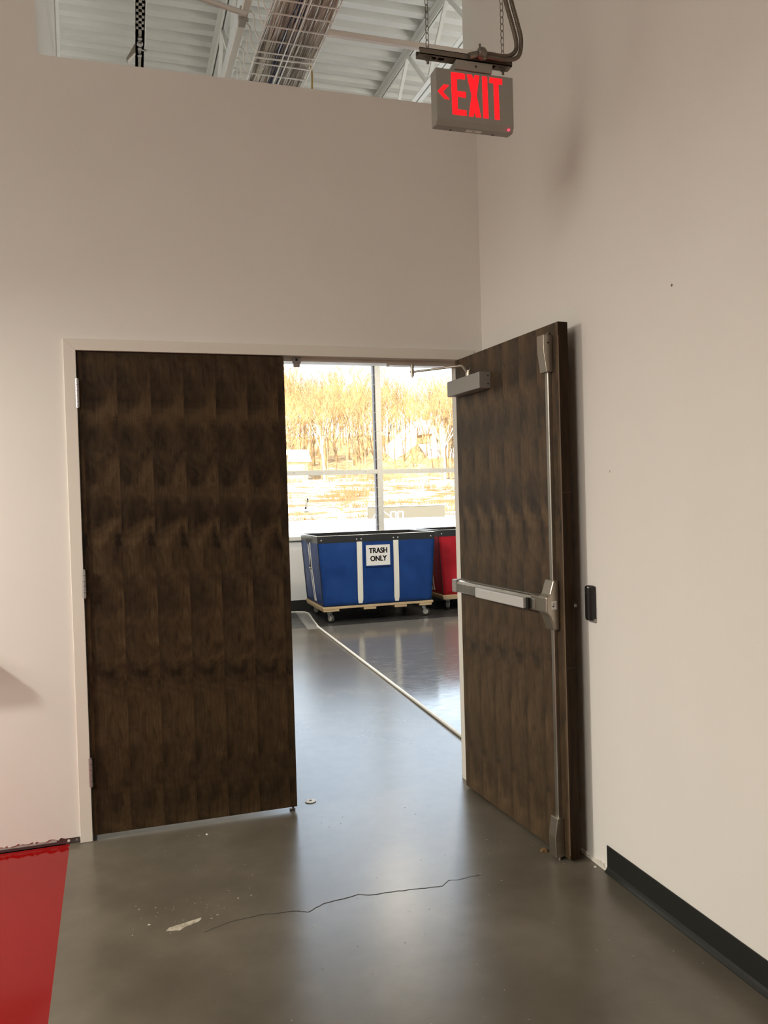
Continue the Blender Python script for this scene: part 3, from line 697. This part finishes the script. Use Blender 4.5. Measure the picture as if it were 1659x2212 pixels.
# ------------------------------------------------------------------ laundry carts
def make_cart(name, vinyl, label, cx, cy, depth, sign, hide_front_straps=False):
    r = empty(name, (cx, cy, 0), label, 'cart')
    Lt, Dt, zt, Lb, Db, zb = 1.477, depth, 1.033, 1.361, depth-.03, .196
    rn = random.Random(hash(name) % 7 if False else 5)
    # bag: four walls, outer skin with creases
    bm = BM(); NU, NV = 26, 18
    cs_t = [(-Lt/2, -Dt/2), (Lt/2, -Dt/2), (Lt/2, Dt/2), (-Lt/2, Dt/2)]
    cs_b = [(-Lb/2, -Db/2), (Lb/2, -Db/2), (Lb/2, Db/2), (-Lb/2, Db/2)]
    grid = []
    for s in range(4):
        nrm = [(0, -1), (1, 0), (0, 1), (-1, 0)][s]
        for i in range(NU):
            u = i/NU; colv = []
            for j in range(NV+1):
                v = j/NV
                t = Vector((*cs_t[s], 0)).lerp(Vector((*cs_t[(s+1) % 4], 0)), u); b = Vector((*cs_b[s], 0)).lerp(Vector((*cs_b[(s+1) % 4], 0)), u)
                p = b.lerp(t, v); p.z = zb+(zt-.005-zb)*v
                env = math.sin(PI*u)**.5*math.sin(PI*v)**.6
                bul = .016*env
                ph = noise.noise(Vector((u*3+s*7.1, v*2.2, 1.3)))
                cre = .02*abs(noise.noise(Vector((u*5+v*3+s*3.3, v*4-u*3, .7))))+.012*noise.noise(Vector((u*11-v*6+s, v*7, 4)))
                low = max(0, 1-v*2.2)*.017*math.sin(9*u+4*v+s)
                q = bul-.5*cre*env+.006*ph*env+low*env
                if sign and s == 0 and .3 < u < .7: q *= .4
                if v > .86: q *= max(0, (1-v)/.14)
                p.x += nrm[0]*q; p.y += nrm[1]*q
                colv.append(bm.verts.new((cx+p.x, cy+p.y, p.z)))
            grid.append(colv)
    M = len(grid)
    for i in range(M):
        A, B = grid[i], grid[(i+1) % M]
        for j in range(NV): bm.faces.new((A[j], B[j], B[j+1], A[j+1]))
    bm.faces.new([g[0] for g in grid][::-1])
    bag = obj('bag', bm, vinyl, r, smooth=True)
    sol = bag.modifiers.new('thickness', 'SOLIDIFY'); sol.thickness = .004; sol.offset = -1
    # black top band, inside and outside
    bm = BM()
    def band(off, z0, z1, inn):
        fx = lambda z: (Lb+(Lt-Lb)*(z-zb)/(zt-zb))/2; fy = lambda z: (Db+(Dt-Db)*(z-zb)/(zt-zb))/2
        o_ = []
        for z in (z0, z1):
            for e in (off, -inn):
                o_.append([bm.verts.new((cx+sx*(fx(z)+e), cy+sy*(fy(z)+e), z)) for sx, sy in ((-1, -1), (1, -1), (1, 1), (-1, 1))])
        a, b, c, d = o_
        for k in range(4):
            n = (k+1) % 4
            bm.faces.new((a[k], a[n], c[n], c[k])); bm.faces.new((b[n], b[k], d[k], d[n])); bm.faces.new((c[k], c[n], d[n], d[k])); bm.faces.new((a[n], a[k], b[k], b[n]))
    band(.004, zt-.082, zt, .009)
    obj('top_band', bm, 'vinyl_black', r)
    bm = BM(); cc = [(-1, -1), (1, -1), (1, 1), (-1, 1)]
    for k in range(4):
        a, b = cc[k], cc[(k+1) % 4]
        tube(bm, [(cx+a[0]*Lt/2, cy+a[1]*Dt/2, zt+.002), (cx+b[0]*Lt/2, cy+b[1]*Dt/2, zt+.002)], .0042, 6)
    obj('rim', bm, 'rim_steel', r)
    me = None
    for sy in (-1, 1):
        for u in (-.693, -.26, -.203, .203, .259, .686):
            for ins in ((0, 1) if sy == 1 else (0,)):
                y = cy+sy*(Dt/2+.004) if not ins else cy+Dt/2-.0115
                dy = sy if not ins else -1
                bm = BM(); cone(bm, [(-.001, .008), (.003, .0085), (.006, .005)], (cx+u, y-.002*dy, .986), (0, dy, 0), 10)
                obj('rivet', bm, 'rivet', r)
    fy = lambda z: Db/2+(Dt-Db)/2*(z-zb)/(zt-zb)
    for u in (-.228, .231):
        for sy in ((-1,)):
            bm = BM(); pts = []
            for k in range(15):
                z = .955-(.955-.215)*k/14; pts.append((cx+u, cy+sy*(fy(z)+.012+.006*math.sin(PI*k/14)), z))
            w = .032; A = []
            for q, (x, y, z) in enumerate(pts):
                ww = w*(.7 if q == 14 else 1)
                A.append([bm.verts.new((x-ww, y, z)), bm.verts.new((x+ww, y, z)), bm.verts.new((x+ww, y+.022, z)), bm.verts.new((x-ww, y+.022, z))])
            for q in range(14):
                for k in range(4): bm.faces.new((A[q][k], A[q][(k+1) % 4], A[q+1][(k+1) % 4], A[q+1][k]))
            bm.faces.new(A[0][::-1]); bm.faces.new(A[14]); obj('strap', bm, 'webbing', r)
    # left end: edge bindings, two handle straps, slot, rope
    fx = lambda z: Lb/2+(Lt-Lb)/2*(z-zb)/(zt-zb)
    for sx in (-1, 1):
        for sy in (-1, 1):
            bm = BM(); tube(bm, [(cx+sx*(fx(z)+.002), cy+sy*(fy(z)-.004), z) for z in (.2, .45, .7, .95)], .006, 6); obj('corner_binding', bm, 'vinyl_black', r)
        for v in (-.055, .045):
            bm = BM()
            z = .952
            pts = []
            for k in range(13):
                z = .952-(.952-.235)*k/12; pts.append((cx+sx*(fx(z)+.014+.006*math.sin(PI*k/12)), cy+v-.1*(k/12)*(1 if v > 0 else .6), z))
            A = [[bm.verts.new((x, y-.012, z)), bm.verts.new((x, y+.012, z)), bm.verts.new((x-sx*.018, y+.012, z)), bm.verts.new((x-sx*.018, y-.012, z))] for x, y, z in pts]
            for q in range(12):
                for k in range(4): bm.faces.new((A[q][k], A[q][(k+1) % 4], A[q+1][(k+1) % 4], A[q+1][k]))
            bm.faces.new(A[0][::-1]); bm.faces.new(A[-1]); obj('handle_strap', bm, 'webbing', r)
        bm = BM(); x = cx+sx*(fx(.7)+.0165)
        prism(bm, [(cy-.06, .63), (cy+.03, .635), (cy+.045, .7), (cy+.02, .79), (cy-.03, .8), (cy-.058, .74)], 'x', x-.002*sx-.003, x-.002*sx+.003)
        obj('hand_slot', bm, 'dark_hole', r)
        bm = BM(); tube(bm, [(x, cy-.062, .645), (x+sx*.006, cy-.01, .625), (x, cy+.04, .64)], .006, 6); obj('slot_binding', bm, 'webbing', r)
        bm = BM()
        xx = cx+sx*(fx(.97)+.008)
        for a in (-1, 1): tube(bm, smooth([(xx, cy+.1*a, .985), (xx+sx*.012, cy+.05*a, .95), (xx+sx*.01, cy-.0*a, .935), (xx+sx*.006, cy-.06*a, .96)]), .005, 6)
        obj('rope', bm, 'ink', r)
    # deck and blocks
    Ld, Dd = 1.394, depth+.012
    bm = BM(); box(bm, cx-Ld/2, cx+Ld/2, cy-Dd/2, cy+Dd/2, .167, .193, bev=.002); obj('deck', bm, 'pine', r)
    for u, w in ((-Ld/2+.105, .21), (-.115, .155), (.275, .155), (Ld/2-.1, .18)):
        bm = BM(); box(bm, cx+u-w/2+(.01 if w > .16 else 0), cx+u+w/2-(.01 if w > .16 else 0), cy-Dd/2+.004, cy+Dd/2-.004, .138, .167, bev=.002); obj('runner', bm, 'pine', r)
    for sx in (-1, 1):
        for sy in (-1, 1):
            px, py = cx+sx*(Ld/2-.1), cy+sy*(Dd/2-.085)
            ang = {(-1, -1): .5, (1, -1): 1.35, (-1, 1): .9, (1, 1): .2}[(sx, sy)]
            if not sign: ang -= .95
            ca, sa = math.cos(ang), math.sin(ang)
            d = Vector((sa, -ca, 0)); e = Vector((ca, sa, 0)); wc = Vector((px, py, .05))+d*.022
            bm = BM(); box(bm, px-.04, px+.04, py-.04, py+.04, .13, .138); cyl(bm, (px, py, .112), (px, py, .13), .022, 14)
            for s in (-1, 1):
                o = e*s*.02
                pts = [Vector((px, py, .118))+o-d*.022, Vector((px, py, .118))+o+d*.022, wc+o+d*.012+Vector((0, 0, -.008)), wc+o-d*.012+Vector((0, 0, -.008))]
                A = [bm.verts.new(p-e*.002) for p in pts]; B = [bm.verts.new(p+e*.002) for p in pts]
                bm.faces.new(A); bm.faces.new(B[::-1])
                for k in range(4): bm.faces.new((A[k], B[k], B[(k+1) % 4], A[(k+1) % 4]))
            top = [Vector((px, py, .114))+e*s*.022+d*t*.022 for s, t in ((-1, -1), (1, -1), (1, 1), (-1, 1))]
            A = [bm.verts.new(p) for p in top]; B = [bm.verts.new(p+Vector((0, 0, .006))) for p in top]; bm.faces.new(A[::-1]); bm.faces.new(B)
            for k in range(4): bm.faces.new((A[k], A[(k+1) % 4], B[(k+1) % 4], B[k]))
            ca_ = obj('caster', bm, 'caster_steel', r)
            bm = BM(); cone(bm, [(-.016, .041), (-.013, .048), (0, .05), (.013, .048), (.016, .041)], wc, e, 24)
            cone(bm, [(-.0175, .024), (-.0168, .029), (.0168, .029), (.0175, .024)], wc, e, 24, 1); cyl(bm, wc-e*.024, wc+e*.024, .006, 10, 2)
            obj('wheel', bm, ['tyre', 'hub', 'caster_steel'], ca_)
    if sign:
        y = cy-(fy(.78)+.0235); sgn = empty('paper_sign', (cx, y, .78), 'white paper sign in a clear sleeve', None); sgn.parent = r; sgn.location = (0, y-cy, .78)
        bm = BM(); box(bm, cx-.151, cx+.149, y-.002, y, .662, .908); obj('sheet', bm, 'white_label', sgn)
        bm = BM(); box(bm, cx-.165, cx+.163, y-.0005, y+.002, .648, .922); obj('tape', bm, 'vinyl_blue', sgn)
        for txt, z in (('TRASH', .811), ('ONLY', .715)):
            cu = bpy.data.curves.new(txt, 'FONT'); cu.body = txt; cu.size = .088; cu.align_x = 'CENTER'; cu.offset = .0022; cu.extrude = .0004
            to = bpy.data.objects.new('tmp', cu); COL.objects.link(to)
            dg = bpy.context.evaluated_depsgraph_get(); me = bpy.data.meshes.new_from_object(to.evaluated_get(dg)); bpy.data.objects.remove(to)
            me.transform(Matrix.Rotation(PI/2, 4, 'X')); me.transform(Matrix.Scale(.86, 4, (1, 0, 0))); me.materials.clear(); me.materials.append(MATS['ink'])
            b2 = BM()
            for q in (-.0016, 0, .0016):
                m2 = me.copy(); m2.transform(Matrix.Translation((q, 0, 0))); b2.from_mesh(m2); bpy.data.meshes.remove(m2)
            b2.to_mesh(me); b2.free()
            lo = bpy.data.objects.new('lettering', me); COL.objects.link(lo); lo.parent = sgn; lo.location = (.002, -.0026, z-.78)
    return r
make_cart('laundry_cart', 'vinyl_blue', 'blue vinyl cart on casters with a TRASH ONLY sign by the window', 3.008, 5.967, .955, True)
make_cart('laundry_cart', 'vinyl_red', 'red vinyl cart on a wooden base, right of the blue cart', 4.67, 6.26, .83, False)

# ------------------------------------------------------------------ cord, tape, washer, debris
bm = BM(); tube(bm, smooth([(cordx(.16), .16, .011), (cordx(1.5), 1.5, .009), (cordx(3), 3, .009), (cordx(5.1), 5.1, .009), (2.2, 5.25, .009)]), .0125, 8)
tube(bm, smooth([(2.2, 5.25, .009), (2.26, 5.8, .009), (2.32, 6.4, .009), (2.24, 6.56, .009), (2.0, 6.6, .009), (1.0, 6.62, .009)]), .0085, 8)
obj('white_cord', bm, 'cord_white', label='white cord running along the floor from the wall to the doorway', cat='cord')
bm = BM(); pts = [(2.19, 6.55), (2.365, 6.55), (2.2, 5.16), (2.06, 5.17)]
A = [bm.verts.new((x, y, .001)) for x, y in pts]; mid = [bm.verts.new((x, y, .0035)) for x, y in pts]
bm.faces.new(A[::-1]); bm.faces.new(mid)
for k in range(4): bm.faces.new((A[k], A[(k+1) % 4], mid[(k+1) % 4], mid[k]))
obj('floor_tape', bm, 'tape_grey', label='strip of grey tape holding the cord down beside the blue cart', cat='tape')
ws = empty('floor_strike', (1.0, .09, 0), 'round steel strike plate with a hole set in the threshold', 'strike plate')
bm = BM(); n = 28; R0, R1 = .0075, .0265; rings = []
for rr, z in ((R1, .001), (R1, .004), (R0, .0055), (R0, .001)): rings.append([bm.verts.new((1.0+rr*math.cos(2*PI*k/n), .092+rr*math.sin(2*PI*k/n), z)) for k in range(n)])
for i in range(3):
    for k in range(n): bm.faces.new((rings[i][k], rings[i][(k+1) % n], rings[i+1][(k+1) % n], rings[i+1][k]))
obj('plate', bm, 'white_label', ws)
bm = BM(); cyl(bm, (1.0, .092, .001), (1.0, .092, .002), R0, 16); obj('hole', bm, 'dark_hole', ws)
for i, (x, y, m_, lb) in enumerate(((1.795, -.80, 'leaf_brown', 'crumpled brown leaf at the bottom of the open door'), (1.912, -.998, 'plaster', 'white plaster crumb on the floor beside the baseboard end'), (.482, -.12, 'plaster', 'white crumb on the concrete in front of the closed door'))):
    bm = BM(); rr = random.Random(i+2); s = .016 if i == 0 else .006
    bmesh.ops.create_icosphere(bm, subdivisions=2, radius=s)
    for v in bm.verts: v.co *= 1+.6*noise.noise(v.co*90+Vector((i, 0, 0))); v.co.z = abs(v.co.z)*.6; v.co += Vector((x, y, 0))
    obj('leaf_scrap' if i == 0 else 'plaster_crumb', bm, m_, label=lb, cat='debris')
# shelf just outside the left edge; its shadow falls on the wall by the frame
bm = BM(); box(bm, -1.15, -.5, -.1, .0, .895, .945, bev=.004); o = obj('wall_shelf', bm, 'paint', label='wall shelf past the left edge casting the triangular shadow', cat='shelf')

# ------------------------------------------------------------------ pendants added in the window room for a warm floor glow
def pendant(x, y, z, lab, power):
    o = empty('added_pendant', (x, y, z), lab, 'lamp', group=None)
    bm = BM(); cone(bm, [(0, .17), (.1, .15), (.16, .05), (.2, .03)], (x, y, z), (0, 0, 1), 24); obj('shade', bm, 'joist_white', o)
    bm = BM(); cyl(bm, (x, y, z+.2), (x, y, RZ-.01), .006, 8); obj('stem', bm, 'joist_white', o)
    l = bpy.data.lights.new('added_bulb', 'AREA'); l.shape = 'DISK'; l.size = .3; l.energy = power; l.color = (1, .86, .66)
    lo = bpy.data.objects.new('added_bulb', l); COL.objects.link(lo); lo.location = (x, y, z-.01)
    lo.rotation_euler = (0, 0, 0)
    return o
pendant(3.15, 5.4, 3.45, 'white pendant lamp added above the blue cart for a floor glow, hidden by the door head', 26)
pendant(4.3, 5.4, 3.45, 'white pendant lamp added above the red cart for a floor glow, hidden by the door head', 26)

# ------------------------------------------------------------------ outdoors
def ground(x, y):
    t = min(max((y-56-.10*x)/44, 0), 1); t2 = min(max((y-104)/90, 0), 1)
    z = -.22+4.3*t*t*(3-2*t)*1.0+13*t2
    if t > 0: z += (.5*noise.noise(Vector((x*.06, y*.13, 0)))+.22*noise.noise(Vector((x*.22, y*.4, 3))))*min(1, t*4)
    # snowy knoll on the right
    d = math.exp(-(((x-50.5)/5)**2+((y-134)/8)**2)); z += 7.2*d
    return z
bm = BM(); xs = [-60+i*2.2 for i in range(92)]; ysg = [7.2+i*1.9 for i in range(26)]+[56.6+i*1.5 for i in range(40)]+[118+i*5 for i in range(22)]
g = [[bm.verts.new((x, y, ground(x, y))) for x in xs] for y in ysg]
for j in range(len(ysg)-1):
    flat = ysg[j+1] < 56
    for i in range(len(xs)-1):
        f = bm.faces.new((g[j][i], g[j][i+1], g[j+1][i+1], g[j+1][i])); f.smooth = True
        xm, ym = xs[i]+1, ysg[j]+.7
        f.material_index = 1 if (ym < 57+.10*xm or math.hypot((xm-50.5)/7.5, (ym-134)/12) < 1) else (0 if ym < 101 else 2)
obj('ground', bm, ['hillside', 'snow', 'forest_floor'], label='snowy hillside with brown brush rising beyond the window', cat='ground', kind='structure')
# low grey wall with railings
y = 59.5
def at(dx, dz, Y): return (.22+dx*Y, Y-3.755, 1.484+dz*Y)      # a bearing and distance laid out on the ground
gw = empty('concrete_wall', (20.6, 57, -.3), 'long low grey wall in the snow beyond the right window pane', 'wall')
bm = BM(); a = at(.2903, 0, 60); b = at(.397, 0, 58)
prism(bm, [(a[0], a[1]), (b[0], b[1]), (b[0]+.1, b[1]+.5), (a[0]+.1, a[1]+.5)], 'z', -.35, .70); obj('face', bm, 'grey_wall', gw)
bm = BM(); prism(bm, [(a[0]-.05, a[1]-.1), (b[0]+.05, b[1]-.1), (b[0]+.1, b[1]+.55), (a[0]+.1, a[1]+.55)], 'z', .70, .76); obj('snow_cap', bm, 'snow', gw)
for dx in (.3245, .3345):
    p = at(dx, 0, 50); bm = BM()
    w = .18; tube(bm, [(p[0]-w, p[1], -.3), (p[0]-w, p[1], .42), (p[0]-w+.03, p[1], .48), (p[0]+w-.03, p[1], .48), (p[0]+w, p[1], .42), (p[0]+w, p[1], -.3)], .035, 6)
    obj('grab_rail', bm, 'snow', label='white ladder grab rail in front of the grey wall, %s' % ('left of the pair' if dx < .33 else 'right of the pair'), cat='rail')
bm = BM(); p0 = at(.305, -.0145, 48)
for q in (at(.2945, -.031, 47), at(.327, -.031, 47), at(.3115, -.033, 47)): tube(bm, [p0, q], .018, 5)
obj('guy_wire', bm, 'snow', label='thin white guy wires spreading behind the window bar', cat='wire')
# low snow-roofed sheds among the trunks
def shed(x0, x1, Y, zb, zw, zr, lab):
    ax, ay, _ = at(x0, 0, Y); bx, by, _ = at(x1, 0, Y); z = lambda d: 1.484+d*Y
    o = empty('shed', ((ax+bx)/2, ay+2, z(zb)), lab, 'shed')
    bm = BM(); box(bm, ax, bx, ay, ay+4, z(zb), z(zw)); obj('wall', bm, 'shed_wall', o)
    bm = BM(); prism(bm, [(ay-.5, z(zw)), (ay+4.5, z(zw)), (ay+2.5, z(zr)), (ay+1.5, z(zr))], 'x', ax-.4, bx+.4); obj('roof', bm, 'snow', o)
shed(.17, .2125, 104, .02, .047, .063, 'low shed with thick snow roof at the left edge of the window')
shed(.372, .382, 124, .07, .0815, .087, 'small shed with snow roof high among the trees at right')

# trees
def tree_lines(seed, h, spread=.55, depth=5, lean=.06, trunk=.13, fork=.35):
    r = random.Random(seed); out = []
    def br(p, d, ln, rad, lv):
        n = 4 if lv == 0 else 3; pts = [p.copy()]; q = p.copy(); dd = d.copy()
        for k in range(n):
            dd = (dd+Vector((r.gauss(0, .1), r.gauss(0, .1), r.gauss(.02, .06)))*(1 if lv else .4)).normalized(); q = q+dd*ln/n; pts.append(q.copy())
        out.append((pts, [rad*(1-.45*k/n) for k in range(n+1)], lv))
        if lv >= depth: return
        kids = 3 if lv < 2 else (3 if r.random() < .55 else 2)
        if lv == 0: kids = 6
        for k in range(kids):
            t = r.uniform(fork, 1) if lv == 0 else r.uniform(.4, 1); i = min(int(t*n), n-1); base = pts[i].lerp(pts[i+1], t*n-i)
            a = r.uniform(0, 2*PI); side = Vector((math.cos(a), math.sin(a), 0)); nd = (dd*(1-spread*.6)+side*spread*r.uniform(.5, 1.2)+Vector((0, 0, .28))).normalized()
            br(base, nd, ln*r.uniform(.5, .72), rad*.52, lv+1)
    br(Vector((0, 0, 0)), Vector((r.gauss(0, lean), r.gauss(0, lean), 1)).normalized(), h*.55, trunk, 0)
    return out
def tree_mesh(name, lines, mats, thin=1.0):
    bm = BM(); 
    for pts, rad, lv in lines: tube(bm, pts, [max(x, .016)*thin for x in rad], 5 if lv == 0 else 3, cap=False, mi=0 if lv < 2 else 1)
    me = bpy.data.meshes.new(name); bm.to_mesh(me); bm.free()
    for k in mats: me.materials.append(MATS[k])
    return me
VAR = [tree_mesh('bare_tree', tree_lines(40+i, 15, depth=5, trunk=.12+.02*(i % 3), fork=.3+.06*(i % 3)), ['bark', 'twig']) for i in range(6)]
PALE = tree_mesh('bare_tree', tree_lines(77, 13.5, depth=5, trunk=.2, fork=.3, spread=.5), ['bark_pale', 'bark'])
rt = random.Random(12); k = 0
def plant(x, y, me, s, label, group):
    o = bpy.data.objects.new('bare_tree', me); COL.objects.link(o); o.location = (x, y, ground(x, y)-.1); o.rotation_euler = (0, 0, rt.uniform(0, 6.28)); o.scale = (s, s, s)
    return tag(o, label, 'tree', group)
p = at(.2335, 0, 100); plant(p[0], p[1], PALE, 1.0, 'tall pale-trunked tree left of the window upright', None)
p = at(.3985, 0, 100); plant(p[0], p[1], PALE, .95, 'pale-trunked tree at the right edge of the window beside the door', None)
for i in range(36):
    dx = .12+.36*((i*.618034) % 1); Y = rt.uniform(96, 116); p = at(dx, 0, Y)
    if .31 < dx < .372 and Y > 98: dx += .06; p = at(dx, 0, Y)
    plant(p[0], p[1], VAR[i % 6], rt.uniform(.72, 1.0), 'slender bare golden tree in the front rows of the winter woods', 'bare trees in the front rows of the woods')
# woods further back, too many and too dense to tell apart
import numpy as np
srcs = []
for i in range(3):
    me = tree_mesh('woods_src', tree_lines(140+i, 15, depth=4, trunk=.12, fork=.25), ['bark', 'twig'], 1.05)
    nv = len(me.vertices); co = np.empty(nv*3, 'f'); me.vertices.foreach_get('co', co)
    nl = len(me.loops); li = np.empty(nl, 'i'); me.loops.foreach_get('vertex_index', li); srcs.append((co.reshape(-1, 3), li.reshape(-1, 4)))
    bpy.data.meshes.remove(me)
VS, FS, off = [], [], 0
for i in range(400):
    dx = (.08+.44*((i*.7548777) % 1)) if i < 230 else (.5+.3*((i*.7548777) % 1)) if i < 350 else (.0+.1*((i*.7548777) % 1)); Y = rt.uniform(118, 178) if i < 230 else rt.uniform(98, 170); x, y, _ = at(dx, 0, Y)
    if math.hypot((x-50.5)/6.5, (y-131)/14) < 1.0: continue
    co, fa = srcs[i % 3]; a = rt.uniform(0, 6.28); s = rt.uniform(.75, 1.12); c, sn = math.cos(a), math.sin(a)
    q = np.empty_like(co); q[:, 0] = (co[:, 0]*c-co[:, 1]*sn)*s+x; q[:, 1] = (co[:, 0]*sn+co[:, 1]*c)*s+y; q[:, 2] = co[:, 2]*s+ground(x, y)-.1
    VS.append(q); FS.append(fa+off); off += len(co)
V = np.concatenate(VS); Fc = np.concatenate(FS).astype('i')
me = bpy.data.meshes.new('woodland'); me.vertices.add(len(V)); me.vertices.foreach_set('co', V.ravel()); me.loops.add(Fc.size); me.loops.foreach_set('vertex_index', Fc.ravel())
me.polygons.add(len(Fc)); me.polygons.foreach_set('loop_start', np.arange(0, Fc.size, 4, dtype='i')); me.update(calc_edges=True); me.validate()
me.materials.append(MATS['twig'])
o = bpy.data.objects.new('woodland', me); COL.objects.link(o); tag(o, 'dense bare winter woods filling the slope behind the front trees', 'woods', kind='stuff')
# brush: bunches of twigs in strips on the hillside
bm = BM(); rb = random.Random(31)
for i in range(2600):
    Y = rb.uniform(58, 100); dx = rb.uniform(.12, .47); x, y, _ = at(dx, 0, Y)
    if y < 57+.10*x: continue
    nz = noise.noise(Vector((x*.11, y*.3, 9.3)))
    if nz < .02: continue
    zg = ground(x, y)
    for k in range(7):
        a = rb.uniform(0, 6.28); t = rb.uniform(.2, .7); h = rb.uniform(.25, .75)
        p = Vector((x+rb.gauss(0, .35), y+rb.gauss(0, .3), zg-.03)); q = p+Vector((math.cos(a)*t*h, math.sin(a)*t*h, h)); m_ = (p+q)/2+Vector((rb.gauss(0, .06), 0, .05))
        tube(bm, [p, m_, q], [.02, .015, .008], 3, cap=False)
obj('brush', bm, 'brush', label='tangled golden brush growing through the snow on the hillside', cat='brush', kind='stuff')
